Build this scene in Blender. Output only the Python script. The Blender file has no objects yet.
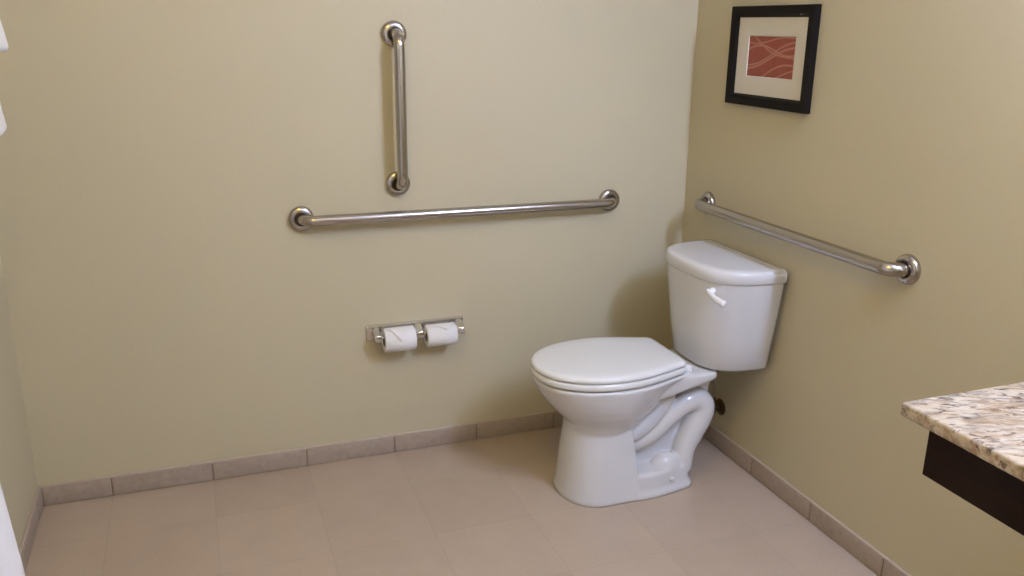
import bpy, bmesh, math, random
from mathutils import Vector, Matrix
random.seed(7)
S = bpy.context.scene
COL = S.collection
PI = math.pi

# ------------------------------------------------------------------ materials
def mat(name, base=(.8, .8, .8), rough=.5, metal=0., spec=.5, coat=0., emit=None, estr=0.):
    m = bpy.data.materials.new(name); m.use_nodes = True
    b = m.node_tree.nodes['Principled BSDF']
    b.inputs['Base Color'].default_value = (*base, 1)
    b.inputs['Roughness'].default_value = rough
    b.inputs['Metallic'].default_value = metal
    b.inputs['Specular IOR Level'].default_value = spec
    b.inputs['Coat Weight'].default_value = coat
    b.inputs['Coat Roughness'].default_value = .08
    if emit:
        b.inputs['Emission Color'].default_value = (*emit, 1)
        b.inputs['Emission Strength'].default_value = estr
    return m

class NT:
    """small node-building helper"""
    def __init__(s, m):
        s.t = m.node_tree; s.n = s.t.nodes; s.b = s.n['Principled BSDF']
    def link(s, a, b): s.t.links.new(a, b)
    def coord(s, kind='Object'):
        return s.n.new('ShaderNodeTexCoord').outputs[kind]
    def mapping(s, v, scale=(1, 1, 1), rot=(0, 0, 0), loc=(0, 0, 0)):
        k = s.n.new('ShaderNodeMapping'); s.link(v, k.inputs['Vector'])
        k.inputs['Scale'].default_value = scale; k.inputs['Rotation'].default_value = rot
        k.inputs['Location'].default_value = loc
        return k.outputs[0]
    def noise(s, v, scale, detail=3, rough=.5, dist=0.):
        k = s.n.new('ShaderNodeTexNoise'); s.link(v, k.inputs['Vector'])
        k.inputs['Scale'].default_value = scale; k.inputs['Detail'].default_value = detail
        k.inputs['Roughness'].default_value = rough; k.inputs['Distortion'].default_value = dist
        return k.outputs['Fac']
    def voro(s, v, scale, feature='F1'):
        k = s.n.new('ShaderNodeTexVoronoi'); s.link(v, k.inputs['Vector'])
        k.inputs['Scale'].default_value = scale; k.feature = feature
        return k
    def ramp(s, f, stops, interp='LINEAR'):
        k = s.n.new('ShaderNodeValToRGB'); s.link(f, k.inputs[0]); cr = k.color_ramp
        cr.interpolation = interp
        while len(cr.elements) < len(stops): cr.elements.new(.5)
        for e, (p, c) in zip(cr.elements, stops):
            e.position = p; e.color = (*c, 1) if len(c) == 3 else c
        return k.outputs[0]
    def math(s, op, a, b=0., c=None):
        k = s.n.new('ShaderNodeMath'); k.operation = op
        for i, v in enumerate((a, b, c)):
            if v is None: continue
            if isinstance(v, (int, float)): k.inputs[i].default_value = v
            else: s.link(v, k.inputs[i])
        return k.outputs[0]
    def mix(s, f, a, b, mode='MIX'):
        k = s.n.new('ShaderNodeMix'); k.data_type = 'RGBA'; k.blend_type = mode
        for sock, v in ((k.inputs[0], f), (k.inputs[6], a), (k.inputs[7], b)):
            if isinstance(v, (int, float)): sock.default_value = v
            elif isinstance(v, tuple): sock.default_value = (*v, 1)
            else: s.link(v, sock)
        return k.outputs[2]
    def sep(s, v):
        k = s.n.new('ShaderNodeSeparateXYZ'); s.link(v, k.inputs[0]); return k.outputs
    def bump(s, h, strength, dist=.002):
        k = s.n.new('ShaderNodeBump'); s.link(h, k.inputs['Height'])
        k.inputs['Strength'].default_value = strength; k.inputs['Distance'].default_value = dist
        s.link(k.outputs[0], s.b.inputs['Normal'])
    def color(s, c): s.link(c, s.b.inputs['Base Color'])
    def rough(s, c): s.link(c, s.b.inputs['Roughness'])

WALL = (.548, .485, .325)
def wall_paint():
    m = mat('beige_wall_paint', WALL, .55, spec=.3); k = NT(m); v = k.coord()
    big = k.noise(v, 1.7, 3)
    k.color(k.mix(big, tuple(c*.965 for c in WALL), tuple(min(1, c*1.03) for c in WALL)))
    n1 = k.noise(v, 95, 3, .6); n2 = k.noise(v, 28, 2, .5)
    k.bump(k.math('ADD', n1, k.math('MULTIPLY', n2, .8)), .16, .003)
    return m
TS = .3016                       # tile pitch
def floor_tile():
    m = mat('beige_floor_tile', (.4, .33, .27), .38, spec=.5); k = NT(m); v = k.coord()
    x, y, z = k.sep(v)
    def line(c, off, w):
        f = k.math('FRACT', k.math('DIVIDE', k.math('SUBTRACT', c, off - 30*TS), TS))
        d = k.math('MINIMUM', f, k.math('SUBTRACT', 1., f))
        return k.math('SUBTRACT', 1., k.math('MINIMUM', k.math('DIVIDE', d, w/TS), 1.))
    g = k.math('MAXIMUM', line(x, -.803, .0022), line(y, -.548, .0022))
    g = k.math('MAXIMUM', g, 0.)
    # each tile a slightly different tone
    cx = k.math('FLOOR', k.math('DIVIDE', k.math('SUBTRACT', x, -.803 - 30*TS), TS))
    cy = k.math('FLOOR', k.math('DIVIDE', k.math('SUBTRACT', y, -.548 - 30*TS), TS))
    wn = k.n.new('ShaderNodeTexWhiteNoise'); wn.noise_dimensions = '2D'
    cb = k.n.new('ShaderNodeCombineXYZ'); k.link(cx, cb.inputs[0]); k.link(cy, cb.inputs[1])
    k.link(cb.outputs[0], wn.inputs['Vector'])
    fine = k.noise(v, 130, 4, .65); cloud = k.noise(v, 9, 4, .6)
    f = k.math('ADD', k.math('MULTIPLY', fine, .5), k.math('ADD', k.math('MULTIPLY', cloud, .35), k.math('MULTIPLY', wn.outputs['Value'], .15)))
    tone = k.ramp(f, [(.3, (.395, .308, .228)), (.7, (.475, .377, .282))])
    k.color(k.mix(k.math('MULTIPLY', g, .36), tone, (.30, .235, .18)))
    k.rough(k.math('ADD', .33, k.math('MULTIPLY', fine, .1)))
    k.bump(k.math('SUBTRACT', k.math('MULTIPLY', fine, .12), g), .22, .0015)
    return m
def base_tile():
    m = mat('baseboard_tile', (.4, .32, .25), .35); k = NT(m); v = k.coord()
    k.color(k.ramp(k.noise(v, 60, 4, .6), [(.3, (.345, .275, .215)), (.7, (.415, .335, .265))]))
    return m
def granite():
    m = mat('speckled_granite', (.42, .39, .36), .16, spec=.5); k = NT(m)
    r = k.mapping(k.coord(), rot=(0, 0, .42))
    v = k.mapping(r, scale=(.45, 1.1, 1))
    warp = k.noise(v, 26, 5, .62, .9)
    base = k.ramp(warp, [(.30, (.20, .135, .085)), (.40, (.36, .265, .175)), (.50, (.49, .40, .30)), (.70, (.55, .475, .39))])
    dk = k.noise(k.mapping(r, scale=(.55, 1.3, 1), loc=(2, 5, 0)), 62, 4, .68, .5)
    gr = k.noise(k.mapping(r, scale=(.4, 1.2, 1), loc=(3, 1, 0)), 48, 4, .62, .7)
    c = k.mix(k.ramp(gr, [(.50, (0, 0, 0)), (.64, (.85, .85, .85))]), base, (.20, .17, .15))
    rs = k.noise(k.mapping(r, scale=(.5, 1.1, 1), loc=(7, 2, 0)), 34, 3, .6)
    c = k.mix(k.ramp(rs, [(.55, (0, 0, 0)), (.68, (.6, .6, .6))]), c, (.30, .165, .09))
    c = k.mix(k.ramp(dk, [(.55, (0, 0, 0)), (.64, (.9, .9, .9))]), c, (.075, .05, .042))
    k.color(c)
    return m
def brushed():
    m = mat('satin_stainless_steel', (.47, .435, .405), .26, metal=1.); k = NT(m)
    n = k.noise(k.coord(), 30, 2, .5)
    k.rough(k.math('ADD', .19, k.math('MULTIPLY', n, .05)))
    return m
def wood():
    m = mat('dark_espresso_wood', (.02, .012, .009), .5, spec=.12); k = NT(m)
    v = k.mapping(k.coord(), scale=(1, .12, 1))
    n = k.noise(v, 90, 4, .6, .4)
    k.color(k.ramp(n, [(.3, (.009, .0045, .003)), (.7, (.018, .008, .005))]))
    return m
def cloth(name, base):
    m = mat(name, base, .9, spec=.1); k = NT(m); v = k.coord()
    k.bump(k.noise(v, 420, 2, .7), .5, .002)
    k.b.inputs['Sheen Weight'].default_value = .3
    return m
def porcelain(name, base, rough=.1):
    m = mat(name, base, rough, spec=.5, coat=.3); k = NT(m)
    n = k.noise(k.coord(), 6, 2)
    k.color(k.mix(n, tuple(c*.985 for c in base), base))
    return m
def art():
    """orange-red print crossed by pale flowing lines (plain generic waves)"""
    m = mat('red_wave_print', (.3, .08, .05), .6); k = NT(m); v = k.coord()
    x, y, z = k.sep(v)                       # local: u along -y (0..1), w along z (0..1)
    u = k.math('DIVIDE', k.math('MULTIPLY', y, -1.), .232)
    w = k.math('DIVIDE', z, .124)
    tot = None
    for a, b, c, d, s, wd in ((.22, .06, 5.5, 3.6, .50, .016), (.30, .08, 5.5, 3.4, .52, .014), (1.02, .10, 5.0, 2.2, -.62, .014),
                              (.64, .12, 5.2, .2, .02, .015), (-.10, .10, 5.2, 4.2, .42, .015), (-.28, .06, 4.5, 3.6, .44, .013), (.84, .05, 6., 3.4, .10, .011)):
        yy = k.math('ADD', k.math('ADD', a, k.math('MULTIPLY', u, s)), k.math('MULTIPLY', k.math('SINE', k.math('ADD', k.math('MULTIPLY', u, c), d)), b))
        dd = k.math('DIVIDE', k.math('ABSOLUTE', k.math('SUBTRACT', w, yy)), wd*2.3)
        l = k.math('MAXIMUM', k.math('SUBTRACT', 1., dd), 0.)
        tot = l if tot is None else k.math('MAXIMUM', tot, l)
    n = k.noise(v, 40, 3)
    base = k.mix(n, (.27, .060, .038), (.34, .085, .052))
    k.color(k.mix(k.math('MULTIPLY', tot, .62), base, (.62, .33, .24)))
    return m

M = dict(wall=wall_paint(), floor=floor_tile(), base=base_tile(), grout=mat('dark_grout', (.235, .18, .138), .85), edge=mat('pale_edge_strip', (.50, .41, .33), .5),
         ceil=mat('white_ceiling_paint', (.82, .78, .70), .8), steel=brushed(),
         chrome=mat('polished_chrome', (.72, .71, .70), .08, metal=1.),
         china=porcelain('white_porcelain', (.655, .65, .645)), plast=porcelain('white_seat_plastic', (.77, .775, .76), .2),
         lever=mat('white_lever_plastic', (.84, .83, .82), .22),
         rubber=mat('dark_rubber', (.03, .028, .025), .6),
         paper=cloth('tissue_paper', (.86, .85, .83)), card=mat('grey_cardboard', (.28, .23, .18), .8),
         black=mat('black_frame_lacquer', (.008, .006, .005), .5, spec=.12), matb=mat('cream_mat_board', (.66, .615, .53), .75),
         art=art(), bevel=mat('mat_board_core', (.72, .69, .62), .8),
         granite=granite(), wood=wood(), towel=cloth('white_terry', (.84, .82, .81)), curt=cloth('white_curtain_fabric', (.80, .79, .80)),
         brass=mat('aged_brass', (.16, .11, .06), .35, metal=1.), hose=mat('grey_braided_hose', (.35, .33, .31), .4, metal=.7),
         shade=mat('lit_opal_glass', (.9, .85, .8), .4, emit=(.82, 1., 1.64), estr=128.), warm=mat('warm_fill_glass', (.9, .8, .65), .4, emit=(1., .70, .06), estr=41.))

# ------------------------------------------------------------------ mesh helpers (all coordinates are world metres)
def link(name, me, parent=None, loc=(0, 0, 0)):
    o = bpy.data.objects.new(name, me); COL.objects.link(o)
    if parent is not None:
        o.parent = parent; o.location = Vector(loc)
    else: o.location = Vector(loc)
    return o
def org(o):
    p = Vector((0, 0, 0))
    while o is not None: p += o.location; o = o.parent
    return p
def obj(name, bm, mats, parent=None, origin=None, smooth=True, angle=40):
    """one mesh object from a bmesh in world coords; re-origined to `origin`"""
    if origin is None: origin = org(parent) if parent is not None else Vector((0, 0, 0))
    origin = Vector(origin)
    bmesh.ops.recalc_face_normals(bm, faces=bm.faces)
    bmesh.ops.translate(bm, verts=bm.verts, vec=-origin)
    me = bpy.data.meshes.new(name); bm.to_mesh(me); bm.free()
    for m in (mats if isinstance(mats, (list, tuple)) else [mats]): me.materials.append(m)
    if smooth:
        me.shade_smooth(); me.set_sharp_from_angle(angle=math.radians(angle))
    return link(name, me, parent, origin - (org(parent) if parent is not None else Vector((0, 0, 0))))
def thing(name, loc, label, cat, group=None):
    o = bpy.data.objects.new(name, None); COL.objects.link(o); o.location = loc; o.empty_display_size = .05
    return tag(o, label, cat, group)
def tag(o, label, cat, group=None):
    o['label'] = label; o['category'] = cat
    if group: o['group'] = group
    return o
def struct(o): o['kind'] = 'structure'; return o
def box(bm, lo, hi, bev=0., seg=2, mi=0):
    c = [(a+b)/2 for a, b in zip(lo, hi)]; s = [b-a for a, b in zip(lo, hi)]
    r = bmesh.ops.create_cube(bm, size=1., matrix=Matrix.Translation(c) @ Matrix.Diagonal((*s, 1)))
    vs = r['verts']; fs = {f for v in vs for f in v.link_faces}
    for f in fs: f.material_index = mi
    if bev:
        es = {e for v in vs for e in v.link_edges}
        rr = bmesh.ops.bevel(bm, geom=list(es), offset=bev, segments=seg, affect='EDGES', profile=.5)
        for f in rr['faces']: f.material_index = mi
def frame_of(t):
    t = t.normalized(); a = Vector((0, 0, 1)) if abs(t.z) < .9 else Vector((0, 1, 0))
    n = t.cross(a).normalized(); return n, t.cross(n).normalized()
def tube(bm, pts, rad, n=20, caps=True, mi=0, sx=1., sy=1.):
    pts = [Vector(p) for p in pts]; rings = []
    nrm = None
    for i, p in enumerate(pts):
        t = (pts[min(i+1, len(pts)-1)] - pts[max(i-1, 0)]).normalized()
        if nrm is None: nrm, _ = frame_of(t)
        nrm = (nrm - t*nrm.dot(t)).normalized(); bn = t.cross(nrm)
        r = rad[i] if isinstance(rad, (list, tuple)) else rad
        rings.append([bm.verts.new(p + nrm*(math.cos(2*PI*k/n)*r*sx) + bn*(math.sin(2*PI*k/n)*r*sy)) for k in range(n)])
    skin(bm, rings, caps, mi)
def skin(bm, rings, caps=True, mi=0):
    fs = []
    for a, b in zip(rings, rings[1:]):
        n = len(a)
        for k in range(n):
            fs.append(bm.faces.new((a[k], a[(k+1) % n], b[(k+1) % n], b[k])))
    if caps:
        fs.append(bm.faces.new(rings[0][::-1])); fs.append(bm.faces.new(rings[-1]))
    for f in fs: f.material_index = mi
def lathe(bm, c, axis, prof, n=32, mi=0):
    """prof: (radius, height along axis)"""
    c = Vector(c); axis = Vector(axis).normalized(); a, b = frame_of(axis)
    rings = [[bm.verts.new(c + axis*h + (a*math.cos(2*PI*k/n) + b*math.sin(2*PI*k/n))*max(r, 1e-4)) for k in range(n)] for r, h in prof]
    skin(bm, rings, True, mi)
def catmull(P, n=8):
    P = [Vector(p) for p in P]; Q = [P[0]*2-P[1]] + P + [P[-1]*2-P[-2]]; out = []
    for i in range(1, len(Q)-2):
        for k in range(n):
            t = k/n; a, b, c, d = Q[i-1:i+3]
            out.append(.5*((2*b) + (c-a)*t + (2*a-5*b+4*c-d)*t*t + (3*b-a-3*c+d)*t**3))
    out.append(P[-1]); return out
def bent(pts, r, n=10):
    """polyline with filleted corners"""
    pts = [Vector(p) for p in pts]; out = [pts[0]]
    for i in range(1, len(pts)-1):
        a, b, c = pts[i-1:i+2]; d1 = (a-b).normalized(); d2 = (c-b).normalized()
        ang = d1.angle(d2); t = r/math.tan(ang/2)
        s, e = b+d1*t, b+d2*t; cen = b + (d1+d2).normalized()*(r/math.sin(ang/2))
        u, w = s-cen, e-cen; tot = u.angle(w); ax = u.cross(w).normalized()
        for k in range(n+1): out.append(cen + Matrix.Rotation(tot*k/n, 3, ax) @ u)
    out.append(pts[-1]); return out

# ------------------------------------------------------------------ room shell
W, YF, H = 2.2134, -3.35, 2.44
def slab(name, lo, hi, m):
    bm = bmesh.new(); box(bm, lo, hi); return struct(obj(name, bm, m, smooth=False))
slab('floor', (-W-.1, YF-.1, -.1), (.1, .1, 0), M['floor'])
slab('ceiling', (-W-.1, YF-.1, H), (.1, .1, H+.1), M['ceil'])
slab('wall_back', (-W-.1, 0, 0), (.1, .1, H), M['wall'])
slab('wall_right', (0, YF, 0), (.1, 0, H), M['wall'])
slab('wall_left', (-W-.1, YF, 0), (-W, 0, H), M['wall'])
slab('wall_front', (-W-.1, YF-.1, 0), (.1, YF, H), M['wall'])
BH, BT = .0663, .009
def baseboard(name, axis, lo, hi, joint, place):
    bm = bmesh.new(); g = .0016
    js = sorted(joint + k*TS for k in range(-20, 21) if lo+.02 < joint + k*TS < hi-.02)
    ed = [lo] + js + [hi]
    for a, b in zip(ed, ed[1:]):
        p, q = place(a + (g if a != lo else 0), b - (g if b != hi else 0), 0, BT)
        box(bm, p, q, .0045, 3)
    p, q = place(lo, hi, 0, BT-.0035); q = (q[0], q[1], BH-.002)
    box(bm, p, q, 0, 1, 1)
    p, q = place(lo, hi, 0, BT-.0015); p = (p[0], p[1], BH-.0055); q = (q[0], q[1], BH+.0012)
    box(bm, p, q, .0015, 2, 2)                       # paler strip along the top edge
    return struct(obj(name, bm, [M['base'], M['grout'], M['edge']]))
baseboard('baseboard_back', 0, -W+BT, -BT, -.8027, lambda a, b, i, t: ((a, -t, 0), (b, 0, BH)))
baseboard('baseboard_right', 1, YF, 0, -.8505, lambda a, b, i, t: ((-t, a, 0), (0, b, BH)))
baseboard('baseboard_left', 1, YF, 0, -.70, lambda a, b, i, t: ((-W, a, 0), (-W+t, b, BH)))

# ------------------------------------------------------------------ grab bars
def grab_bar(a, b, out, label, off=.056, r=.016):
    a, b, out = Vector(a), Vector(b), Vector(out); wn = Vector((round(out.x), round(out.y), 0))
    t = thing('grab_bar', a, label, 'grab bar')
    bm = bmesh.new(); tube(bm, bent([a+out*.002, a+out*off, b+out*off, b+out*.002], .036, 12), r, 24)
    obj('rail', bm, M['steel'], t, angle=60)
    for p in (a, b):
        bm = bmesh.new()
        lathe(bm, p, wn, [(.0385, 0), (.0392, .002), (.0392, .009), (.0375, .0135), (.034, .0165), (.028, .0185), (.0225, .019), (.0205, .017), (.0195, .010), (.0165, .008)], 40)
        obj('flange', bm, M['steel'], t, p, angle=60)
    return t
grab_bar((-1.377, 0, .854), (-.3108, 0, .853), (0, -1, 0), 'long horizontal stainless steel grab bar on the back wall', .053, .0163)
grab_bar((-1.0670, 0, .9495), (-1.0680, 0, 1.4102), (.05, -1, 0), 'short vertical stainless steel grab bar standing upright on the back wall', .061, .0170)
grab_bar((0, -.162, .8560), (0, -1.0840, .8610), (-1, 0, 0), 'horizontal stainless steel grab bar on the right wall above the toilet tank', .056, .0185)

# ------------------------------------------------------------------ framed picture on the right wall
y0, y1, z0, z1 = -.641, -.236, 1.2065, 1.5065
fx = -.022
pic = thing('framed_picture', (0, (y0+y1)/2, z0), 'black framed picture of pale waves on red, hung on the right wall', 'picture')
bm = bmesh.new()
bw, bd = .034, .020
oc = [(y0, z0), (y1, z0), (y1, z1), (y0, z1)]
def inset(d): return [(y0+d, z0+d), (y1-d, z0+d), (y1-d, z1-d), (y0+d, z1-d)]
rings = [[bm.verts.new((x, y, z)) for y, z in c] for x, c in
         ((-.001, inset(0)), (fx+.002, inset(0)), (fx, inset(.002)), (fx, inset(bd*.8)), (fx+.003, inset(bw-.006)), (fx+.009, inset(bw-.002)), (-.010, inset(bw)), (-.001, inset(bw)))]
skin(bm, rings, False)
for k in range(4): bm.faces.new((rings[-1][k], rings[-1][(k+1) % 4], rings[0][(k+1) % 4], rings[0][k]))
obj('frame', bm, M['black'], pic, angle=25)
ay0, ay1, az0, az1 = -.556, -.325, 1.2955, 1.4195
bm = bmesh.new()
o_ = [(-.010, *p) for p in inset(bw-.0005)]
i_ = [(-.010, ay0, az0), (-.010, ay1, az0), (-.010, ay1, az1), (-.010, ay0, az1)]
b_ = [(-.0075, ay0+.002, az0+.002), (-.0075, ay1-.002, az0+.002), (-.0075, ay1-.002, az1-.002), (-.0075, ay0+.002, az1-.002)]
bk = [(-.002, *p) for p in inset(bw-.0005)]
R_ = [[bm.verts.new(p) for p in r] for r in (bk, o_, i_, b_)]
skin(bm, R_, False); bm.faces.new(R_[0])
for f in bm.faces:
    if all(v in R_[2]+R_[3] for v in f.verts): f.material_index = 1
obj('mat_board', bm, [M['matb'], M['bevel']], pic, smooth=False)
bm = bmesh.new(); box(bm, (-.007, ay0-.004, az0-.004), (-.004, ay1+.004, az1+.004))
obj('print', bm, M['art'], pic, (-.007, ay1, az0), smooth=False)

# ------------------------------------------------------------------ toilet
YC = -.442
def egg(xf, xb, hw, hb, xm, z, rc=.03, n=22, nb=14, pw=2.15):
    """plan outline, front (-x) an ellipse, back straight with rounded corners; returns closed ring of points"""
    half = []
    for k in range(n):
        th = PI/2*k/n
        half.append((xm - (xm-xf)*math.cos(th)**(2/pw), hw*math.sin(th)**(2/pw)))
    for k in range(nb):
        t = k/nb; half.append((xm + (xb-rc-xm)*t, hw - (hw-hb)*(t*t*(1.6-.6*t))))
    for k in range(7):
        th = PI/2*k/6; half.append((xb-rc+rc*math.sin(th), hb-rc+rc*math.cos(th)))
    pts = [(x, YC+s, z) for x, s in half] + [(x, YC-s, z) for x, s in reversed(half[1:])]
    return pts
def loft(bm, secs, caps=True): skin(bm, [[bm.verts.new(p) for p in s] for s in secs], caps)
def tidy(bm, d=1e-5): bmesh.ops.remove_doubles(bm, verts=bm.verts, dist=d)
toilet = thing('toilet', (-.42, YC, 0), 'white two-piece toilet with closed lid standing in the corner', 'toilet')
XB = -.27
bm = bmesh.new()
# bowl: rim down to the waist
bowl = [(.2, -.645, -.40, .098, .06, -.53), (.225, -.645, -.38, .103, .062, -.53), (.256, -.650, -.36, .118, .065, -.52), (.275, -.668, -.34, .132, .068, -.515),
        (.30, -.692, -.32, .149, .072, -.51), (.33, -.717, -.30, .162, .078, -.51), (.36, -.737, -.285, .171, .092, -.51), (.385, -.749, -.27, .176, .108, -.51),
        (.398, -.753, -.262, .178, .118, -.51), (.404, -.750, -.262, .175, .116, -.51), (.405, -.742, -.265, .168, .11, -.51)]
loft(bm, [egg(xf, xb, hw, hb, xm, z, min(.03, hb*.4)) for z, xf, xb, hw, hb, xm in bowl])
# front pedestal, square across the back
ped = [(0, -.669, -.436, .136, .134, -.55), (.012, -.669, -.436, .136, .134, -.55), (.025, -.665, -.438, .133, .131, -.55), (.08, -.660, -.441, .126, .123, -.54), (.15, -.655, -.447, .115, .111, -.535), (.22, -.648, -.455, .103, .099, -.53), (.27, -.645, -.47, .095, .09, -.53)]
loft(bm, [egg(xf, xb, hw, hb, xm, z, .012) for z, xf, xb, hw, hb, xm in ped])
# rear foot slab
def rfoot(z, g, x1): return egg(-.52-g, x1+g, .130+g, .108+g, -.42, z, .045)
loft(bm, [rfoot(0, .010, -.234), rfoot(.010, .010, -.234), rfoot(.020, .005, -.234), rfoot(.032, 0, -.232), rfoot(.073, -.003, -.236), rfoot(.081, -.010, -.240)])
# web behind the pedestal
def vx(pts, s0, s1): # extrude an x-z polygon sideways
    a = [bm.verts.new((x, YC+s0, z)) for x, z in pts]; b = [bm.verts.new((x, YC+s1, z)) for x, z in pts]
    skin(bm, [a, b])
vx([(-.50, .05), (-.27, .05), (-.232, .12), (-.215, .2), (-.165, .26), (-.152, .33), (-.16, .385), (-.50, .385)], -.042, .042)
def rtube(bm, ctl, n=22):
    P = catmull([(x, YC+y, z) for x, y, z, r in ctl], 8); R_ = [p.x for p in catmull([(r, 0, 0) for *_, r in ctl], 8)]
    tube(bm, P, R_, n)
# trapway, up-leg and down-leg, bulging on both sides
for s in (-1, 1):
    rtube(bm, [(-.50, s*.058, .190, .030), (-.43, s*.060, .208, .030), (-.37, s*.060, .250, .028), (-.325, s*.056, .305, .026), (-.295, s*.046, .365, .026)])
    rtube(bm, [(-.50, s*.044, .150, .026), (-.42, s*.050, .163, .028), (-.36, s*.056, .194, .030), (-.31, s*.057, .242, .034), (-.262, s*.056, .276, .037), (-.216, s*.054, .286, .041),
               (-.190, s*.054, .258, .045), (-.203, s*.056, .214, .045), (-.228, s*.058, .165, .042), (-.248, s*.060, .118, .038), (-.258, s*.06, .05, .040)])
    # bolt dome over the foot
    bmesh.ops.create_uvsphere(bm, u_segments=28, v_segments=16, radius=1, matrix=Matrix.Translation((-.318, YC+s*.072, .072)) @ Matrix.Diagonal((.056, .038, .047, 1)))
# shelf that carries the tank
def deck(z, g, sl=0.):
    return [(x, y, z - sl*max(0., -.19 - x)) for x, y, z in egg(-.42-g, -.168+g, .124+g, .119+g, -.36, z, .03, pw=3)]
loft(bm, [deck(.366, -.014, .20), deck(.371, -.004, .20), deck(.379, 0, .16), deck(.391, 0), deck(.397, -.004), deck(.399, -.012)])
vx([(-.24, .30), (-.165, .30), (-.15, .38), (-.24, .38)], -.050, .050)
tidy(bm)
body = obj('bowl', bm, M['china'], toilet)
md = body.modifiers.new('r', 'REMESH'); md.mode = 'VOXEL'; md.voxel_size = .0038
sm = body.modifiers.new('s', 'SMOOTH'); sm.factor = .5; sm.iterations = 9
dg = bpy.context.evaluated_depsgraph_get()
me = bpy.data.meshes.new_from_object(body.evaluated_get(dg))
body.modifiers.clear(); old = body.data; body.data = me; bpy.data.meshes.remove(old); me.name = 'bowl'
zmin = min(v.co.z for v in me.vertices)
for v in me.vertices:
    if v.co.z < .004: v.co.z = 0
me.shade_smooth()
# seat ring and lid
SF, SB = -.758, -.292
def seat(z, g): return egg(SF-g, SB+g, .177+g, .128+g, -.520, z, .03)
bm = bmesh.new()
loft(bm, [seat(.4085, -.006), seat(.4105, -.002), seat(.416, 0), seat(.424, 0), seat(.4285, -.002), seat(.4305, -.006)]); tidy(bm)
obj('seat', bm, M['plast'], toilet, angle=50)
bm = bmesh.new()
loft(bm, [seat(.4325, -.006), seat(.4340, -.002), seat(.438, 0), seat(.444, -.001), seat(.4485, -.004), seat(.4515, -.010), seat(.4535, -.024), seat(.4545, -.055)]); tidy(bm)
obj('lid', bm, M['plast'], toilet, angle=60)
for s in (-1, 1):
    bm = bmesh.new()
    cx, cy = -.272, YC+s*.078
    prof = [(.396, .016, .020), (.412, .0155, .0195), (.419, .013, .017), (.422, .008, .011)]
    rr = []
    for z, a, b in prof:
        rr.append([bm.verts.new((cx + a*math.copysign(abs(math.cos(t))**.6, math.cos(t)), cy + b*math.copysign(abs(math.sin(t))**.6, math.sin(t)), z)) for t in [2*PI*k/24 for k in range(24)]])
    skin(bm, rr); obj('hinge_cap', bm, M['plast'], toilet, angle=50)
# tank
YT = -.4315
def dee(z, xf, hw, xb=-.022, n=3.0, N=36, rc=.012):
    pts = []
    for k in range(N+1):
        th = -PI/2 + PI*k/N; c, s = max(math.cos(th), 0), math.sin(th)
        pts.append((xb - rc - (xb-rc-xf)*c**(2/n), YT + hw*math.copysign(abs(s)**(2/n), s), z))
    pts += [(xb - rc + rc*math.sin(a), YT + hw - rc + rc*math.cos(a), z) for a in (PI/8, PI/4, 3*PI/8, PI/2)]
    pts += [(xb - rc + rc*math.sin(a), YT - hw + rc - rc*math.cos(a), z) for a in (PI/2, 3*PI/8, PI/4, PI/8)]
    return pts
bm = bmesh.new()
loft(bm, [dee(.3995, -.190, .130), dee(.4000, -.205, .147), dee(.4035, -.219, .161), dee(.412, -.226, .1675), dee(.50, -.236, .182), dee(.60, -.246, .198), dee(.66, -.252, .206), dee(.704, -.254, .2105)]); tidy(bm)
obj('tank', bm, M['china'], toilet, angle=50)
bm = bmesh.new()
loft(bm, [dee(.7000, -.246, .205, -.020), dee(.7012, -.257, .213, -.018), dee(.705, -.260, .2160, -.018), dee(.722, -.261, .2170, -.018), dee(.734, -.259, .2155, -.018), dee(.7395, -.255, .2115, -.020), dee(.743, -.246, .2025, -.026), dee(.7445, -.230, .186, -.04)]); tidy(bm)
obj('tank_lid', bm, M['china'], toilet, angle=55)
# tank gasket and bolts on the shelf
bm = bmesh.new(); lathe(bm, (-.150, YC, .372), (0, 0, 1), [(.060, 0), (.062, .012), (.060, .034)], 32)
obj('gasket', bm, M['rubber'], toilet)
# lever on the front of the tank
ly, lz, lx = YT-.146, .677, -.238
bm = bmesh.new()
lathe(bm, (lx+.006, ly, lz), (-1, 0, 0), [(.011, 0), (.011, .010), (.009, .014), (.007, .016), (.006, .020)], 24)
pts = [(lx-.011, ly+.008, lz+.003), (lx-.013, ly, lz), (lx-.014, ly-.022, lz-.006), (lx-.012, ly-.045, lz-.012), (lx-.006, ly-.066, lz-.018), (lx-.001, ly-.076, lz-.021)]
tube(bm, catmull(pts, 6), [.005]*6+[.0075]*6+[.0075]*6+[.0095]*6+[.0110]*5+[.009, .005], 18)
obj('flush_lever', bm, M['lever'], toilet, (lx, ly, lz), angle=60)
for s in (-1, 1):
    bm = bmesh.new(); lathe(bm, (-.318, YC+s*.121, .047), (0, s*.97, .2), [(.0095, -.006), (.0095, .001), (.0075, .003), (.003, .0038)], 24)
    obj('bolt_cap', bm, M['china'], toilet)

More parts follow.
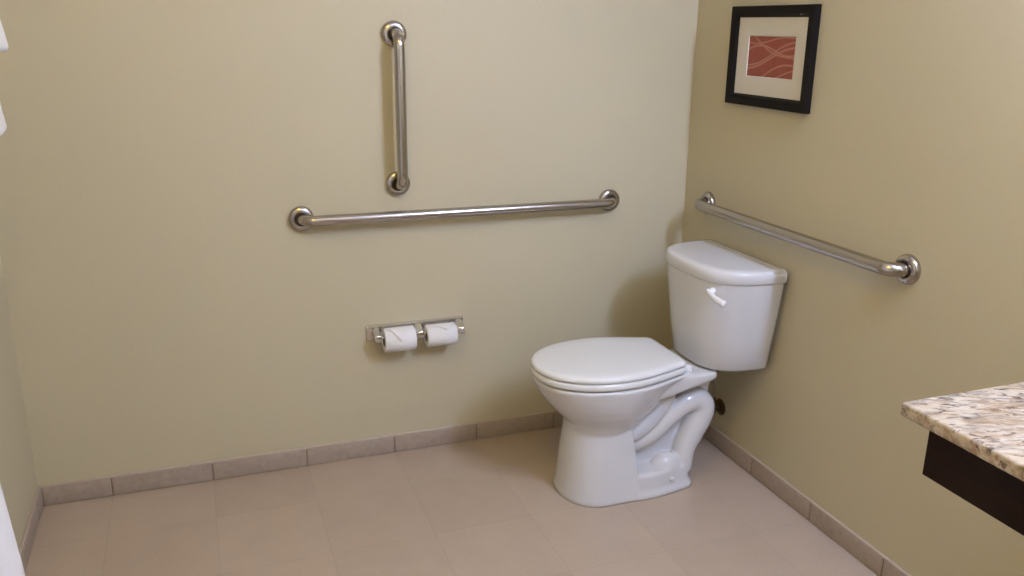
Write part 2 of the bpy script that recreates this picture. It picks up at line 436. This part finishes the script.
# ------------------------------------------------------------------ water stop valve behind the toilet
vy, vz = -.335, .155
valve = thing('stop_valve', (0, vy, vz), 'small dull metal water stop valve low on the right wall behind the toilet', 'valve')
bm = bmesh.new(); lathe(bm, (0, vy, vz), (-1, 0, 0), [(.030, 0), (.030, .002), (.024, .006), (.012, .010)], 32); obj('escutcheon', bm, M['brass'], valve)
bm = bmesh.new(); tube(bm, [(-.004, vy, vz), (-.05, vy, vz)], .0085, 18); tube(bm, [(-.032, vy, vz-.014), (-.032, vy, vz+.03)], .011, 18)
tube(bm, [(-.032, vy, vz+.03), (-.032, vy, vz+.04)], .009, 6); obj('valve_body', bm, M['brass'], valve)
bm = bmesh.new(); tube(bm, [(-.05, vy, vz), (-.058, vy, vz), (-.064, vy, vz)], [.009, .016, .015], 16, sx=1.2, sy=.7); obj('handle', bm, M['brass'], valve)
bm = bmesh.new(); tube(bm, catmull([(-.032, vy, vz+.038), (-.033, vy+.004, vz+.10), (-.045, vy+.03, vz+.18), (-.075, vy+.04, vz+.235), (-.085, vy+.04, .3994)], 8), .0048, 12); obj('supply_hose', bm, M['hose'], valve)

# ------------------------------------------------------------------ toilet roll holder and rolls
hx0, hx1, hz0, hz1 = -1.187, -.851, .424, .478
hold = thing('toilet_roll_holder', ((hx0+hx1)/2, 0, hz0), 'chrome double toilet roll holder mounted on the back wall', 'toilet roll holder')
bm = bmesh.new(); box(bm, (hx0, -.006, hz0), (hx1, 0, hz1), .002, 2); box(bm, (hx0+.004, -.020, hz1-.006), (hx1-.004, 0, hz1), .002, 2)
obj('back_plate', bm, M['chrome'], hold, angle=30)
RZ, RY = .447, -.053
rolls_x = [(-1.139, -1.036), (-.995, -.894)]
for cx, wd in ((-1.158, .026), (-1.0155, .030), (-.873, .028)):
    bm = bmesh.new()
    sec = [(0, .452, .0265), (-.015, .452, .0255), (-.032, .450, .021), (-.050, .448, .0155), (-.061, .447, .0125), (-.064, .447, .008)]
    rr = []
    for y, zc, hh in sec:
        w2 = wd/2*(.8 + .2*hh/.027); c = min(.005, hh*.5, w2*.6)
        rr.append([bm.verts.new((cx+a*w2 - (math.copysign(c, a) if q else 0), y, zc+b*hh - (0 if q else math.copysign(c, b)))) for a, b, q in
                   ((-1, -1, 0), (-1, 1, 0), (-1, 1, 1), (1, 1, 1), (1, 1, 0), (1, -1, 0), (1, -1, 1), (-1, -1, 1))])
    skin(bm, rr); obj('post', bm, M['chrome'], hold, angle=35)
for a, b in ((-1.150, -1.026), (-1.005, -.882)):
    bm = bmesh.new(); tube(bm, [(a, RY, RZ), (b, RY, RZ)], .0075, 18); obj('spindle', bm, M['chrome'], hold)
def make_roll(label, tip, tdir, k, RR):
    x0, x1 = rolls_x[k]; cx = (x0+x1)/2
    CZ = RZ - .0105                              # hangs on the spindle
    r = thing('toilet_roll', (cx, RY, CZ), label, 'toilet roll', 'toilet rolls in the holder')
    bm = bmesh.new(); n = 48
    prof = [(.0195, x0), (RR-.0015, x0), (RR, x0+.0015), (RR, x1-.0015), (RR-.0015, x1), (.0195, x1)]
    rings = [[bm.verts.new((x, RY+math.cos(2*PI*k/n)*q, CZ+math.sin(2*PI*k/n)*q)) for k in range(n)] for q, x in prof]
    skin(bm, rings, False); skin(bm, [rings[-1], rings[0]], False)
    obj('tissue', bm, M['paper'], r, angle=50)
    bm = bmesh.new()
    prof = [(.0195, x0), (.0195, x1), (.0182, x1), (.0182, x0)]
    rings = [[bm.verts.new((x, RY+math.cos(2*PI*k/n)*q, CZ+math.sin(2*PI*k/n)*q)) for k in range(n)] for q, x in prof]
    skin(bm, rings, False); skin(bm, [rings[-1], rings[0]], False)
    obj('cardboard_core', bm, M['card'], r, angle=50)
    # last sheet folded to a point lying over the front of the roll
    bm = bmesh.new(); N = 12; a0, a1 = math.radians(78), math.radians(182-22*0)
    top, bot = [], []
    for lay, rad in ((top, RR+.0024), (bot, RR+.0006)):
        for i in range(N+1):
            t = i/N; ang = a0 + (a1-a0)*t*tip; hw = (.050)*(1-t) + .0012
            xc = cx + tdir*.014*t
            lay.append([bm.verts.new((xc + hw*q, RY+math.cos(ang)*(rad+.0075*t*t), CZ+math.sin(ang)*(rad+.0075*t*t))) for q in (-1, -.5, 0, .5, 1)])
    for lay in (top, bot):
        for i in range(N):
            for q in range(4): bm.faces.new((lay[i][q], lay[i][q+1], lay[i+1][q+1], lay[i+1][q]))
    for i in range(N):
        for q in (0, 4): bm.faces.new((top[i][q], top[i+1][q], bot[i+1][q], bot[i][q]))
    for i in (0, N):
        for q in range(4): bm.faces.new((top[i][q], top[i][q+1], bot[i][q+1], bot[i][q]))
    obj('folded_end', bm, M['paper'], r, angle=50)
    return r
make_roll('left white toilet roll in the chrome holder, its end folded to a point', .86, -.1, 0, .0395)
r2 = make_roll('right white toilet roll in the chrome holder, the one nearer the toilet', .60, .9, 1, .0365)

# ------------------------------------------------------------------ vanity counter on the right wall
cz = .861
top = bmesh.new(); box(top, (-.633, -2.95, cz-.024), (-.001, -1.723, cz), .005, 3)
ct = tag(obj('countertop', top, M['granite'], origin=(-.316, -2.3, cz-.03)), 'speckled beige granite countertop at the right edge', 'countertop')
ap = thing('vanity_apron', (-.30, -2.3, .745), 'dark brown wooden vanity apron under the granite countertop', 'vanity')  # only the apron panels under the top, open below
bm = bmesh.new(); box(bm, (-.606, -2.93, .7445), (-.586, -1.762, cz-.0242), .0015, 1); obj('front_panel', bm, M['wood'], ap, angle=30)
for ya in (-1.782, -2.93):
    bm = bmesh.new(); box(bm, (-.586, ya, .7445), (-.001, ya+.02, cz-.0242), .0015, 1); obj('side_panel', bm, M['wood'], ap, angle=30)
# wall light above the counter
VZ = 2.12
vl = thing('vanity_light', (0, -2.2, VZ), 'wall light with three lit opal glass globes above the countertop', 'wall light')
bm = bmesh.new(); box(bm, (-.022, -2.60, VZ-.11), (0, -1.80, VZ-.03), .004, 2); obj('back_plate', bm, M['chrome'], vl, angle=30)
for yy in (-2.5, -2.2, -1.9):
    bm = bmesh.new(); tube(bm, bent([(-.02, yy, VZ-.10), (-.13, yy, VZ-.10), (-.13, yy, VZ-.078)], .012, 6), .008, 14)
    lathe(bm, (-.13, yy, VZ-.083), (0, 0, 1), [(.012, 0), (.030, .006), (.032, .018), (.028, .022)], 24); obj('arm', bm, M['chrome'], vl)
    bm = bmesh.new(); bmesh.ops.create_uvsphere(bm, u_segments=28, v_segments=16, radius=.075, matrix=Matrix.Translation((-.13, yy, VZ)) @ Matrix.Diagonal((1, 1, .95, 1)))
    obj('glass_shade', bm, M['shade'], vl)
cl = thing('warm_fill_light', (-1.62, -1.75, H), 'added warm fill lamp on the ceiling, out of view, with a round glass bowl', 'fill light')  # unseen lamp added as warm fill for the left side and the shadows
bm = bmesh.new(); lathe(bm, (-1.62, -1.75, H), (0, 0, -1), [(.175, 0), (.18, .006), (.178, .020), (.165, .024)], 48); obj('rim', bm, M['chrome'], cl)
bm = bmesh.new(); lathe(bm, (-1.62, -1.75, H-.0245), (0, 0, -1), [(.160, 0), (.155, .020), (.135, .042), (.10, .058), (.05, .067), (.005, .069)], 48); obj('glass_bowl', bm, M['warm'], cl)

# ------------------------------------------------------------------ towels on the left wall and the hanging curtain
bx, bz = -2.095, 1.66
tb = thing('towel_bar', (-W, -.85, bz), 'chrome towel bar on the left wall carrying the white towels', 'towel bar')
bm = bmesh.new(); tube(bm, [(bx, -1.18, bz), (bx, -.52, bz)], .009, 18); obj('rail', bm, M['chrome'], tb)
for yy in (-1.17, -.53):
    bm = bmesh.new(); lathe(bm, (-W, yy, bz), (1, 0, 0), [(.024, 0), (.024, .006), (.010, .012), (.010, .10), (.014, .104), (.014, .135), (.008, .138)], 24); obj('bracket', bm, M['chrome'], tb)
def drape(name, label, path, th, ya, yb, seed):
    """folded towel hung over the bar: a thick sheet following an x-z path"""
    rnd = random.Random(seed); P = catmull([(x, 0, z) for x, z in path], 7); n = len(P); NY = 22
    bm = bmesh.new(); rings = []
    ph = rnd.random()*6
    for j in range(NY+1):
        v = j/NY; y = ya + (yb-ya)*v; e = min(1, math.sin(PI*min(max(v, .0), 1))*6 + .8)
        L, Rr = [], []
        for i, p in enumerate(P):
            t = (P[min(i+1, n-1)] - P[max(i-1, 0)]).normalized(); nn = Vector((t.z, 0, -t.x))
            w = .0025*math.sin(9*v + ph + i*.08) + .0015*math.sin(23*v+ph*2+i*.2)
            endt = .55 if i in (0, n-1) else 1
            L.append(bm.verts.new((p.x+nn.x*(th/2*e*endt)+w, y, p.z+nn.z*(th/2*e*endt))))
            Rr.append(bm.verts.new((p.x-nn.x*(th/2*e*endt)+w, y, p.z-nn.z*(th/2*e*endt))))
        rings.append(L + Rr[::-1])
    skin(bm, rings)
    return tag(obj(name, bm, M['towel'], origin=(bx, (ya+yb)/2, path[0][1]), angle=70), label, 'towel', None)
drape('bath_towel', 'longer white bath towel hanging at the upper left edge, lower corner showing', [(-2.0495, 1.211), (-2.057, 1.27), (-2.069, 1.45), (-2.080, 1.60), (-2.085, 1.668), (-2.095, 1.680), (-2.105, 1.668), (-2.118, 1.58), (-2.125, 1.42), (-2.128, 1.25)], .022, -1.08, -.60, 1)
drape('hand_towel', 'shorter white hand towel hanging at the top left edge over a longer towel', [(-2.028, 1.375), (-2.033, 1.43), (-2.045, 1.52), (-2.060, 1.62), (-2.075, 1.690), (-2.095, 1.703), (-2.117, 1.690), (-2.136, 1.60), (-2.145, 1.50), (-2.148, 1.40)], .020, -1.0, -.60, 2)

CY = -1.20
cur = thing('shower_curtain', (-2.05, -1.65, .03), 'white fabric curtain hanging at the lower left edge beside the left wall', 'curtain')
bm = bmesh.new(); NY, NZ = 110, 30; fr = []
for j in range(NZ+1):
    z = .03 + 1.975*j/NZ; ra, rb = [], []
    fl = max(0, 1 - z/.9)
    for i in range(NY+1):
        v = i/NY; y = CY - .95*v
        amp = .020 + .008*fl
        x = -2.048 + .064*fl - amp*(1-math.cos(2*PI*v*9))*.5*(min(1, v*12)) - .018*v
        ra.append(bm.verts.new((x+.0012, y, z))); rb.append(bm.verts.new((x-.0012, y, z)))
    fr.append(ra + rb[::-1])
skin(bm, fr); obj('cloth', bm, M['curt'], cur, angle=70)
bm = bmesh.new(); tube(bm, [(-2.06, CY+.03, 2.015), (-2.06, YF, 2.015)], .011, 16); obj('rod', bm, M['chrome'], cur)
bm = bmesh.new(); tube(bm, [(-2.06, CY+.02, 2.01), (-2.06, CY+.02, H-.012)], .008, 14); lathe(bm, (-2.06, CY+.02, H), (0, 0, -1), [(.028, 0), (.028, .006), (.012, .012)], 24); obj('rod_hanger', bm, M['chrome'], cur)

# ------------------------------------------------------------------ light, world, camera
def area(name, loc, rot, size, power, color):
    l = bpy.data.lights.new(name, 'AREA'); l.size = size[0]; l.size_y = size[1]; l.shape = 'RECTANGLE'; l.energy = power; l.color = color
    o = bpy.data.objects.new(name, l); COL.objects.link(o); o.location = loc; o.rotation_euler = rot; return o
w = bpy.data.worlds.new('World'); S.world = w; w.use_nodes = True
w.node_tree.nodes['Background'].inputs[0].default_value = (.05, .045, .04, 1)
w.node_tree.nodes['Background'].inputs[1].default_value = .3

yaw, pitch, roll, f = .3555, -.2937, .0131, 865.2
fw = Vector((math.sin(yaw)*math.cos(pitch), math.cos(yaw)*math.cos(pitch), math.sin(pitch)))
r0 = Vector((math.cos(yaw), -math.sin(yaw), 0)); u0 = r0.cross(fw)
rt = r0*math.cos(roll) + u0*math.sin(roll); up = -r0*math.sin(roll) + u0*math.cos(roll)
cam = bpy.data.cameras.new('camera'); co = bpy.data.objects.new('camera', cam); COL.objects.link(co)
cam.sensor_width = 36; cam.sensor_fit = 'HORIZONTAL'; cam.lens = f/1024*36; cam.clip_start = .02
mw = Matrix.Identity(4)
for i in range(3): mw[i][0], mw[i][1], mw[i][2] = rt[i], up[i], -fw[i]
mw.translation = Vector((-1.6786, -2.7166, 1.4369)); co.matrix_world = mw
S.camera = co
S.view_settings.view_transform = 'Standard'; S.view_settings.look = 'None'
S.view_settings.gamma = 1; S.view_settings.use_curve_mapping = False
S.view_settings.exposure = 0.
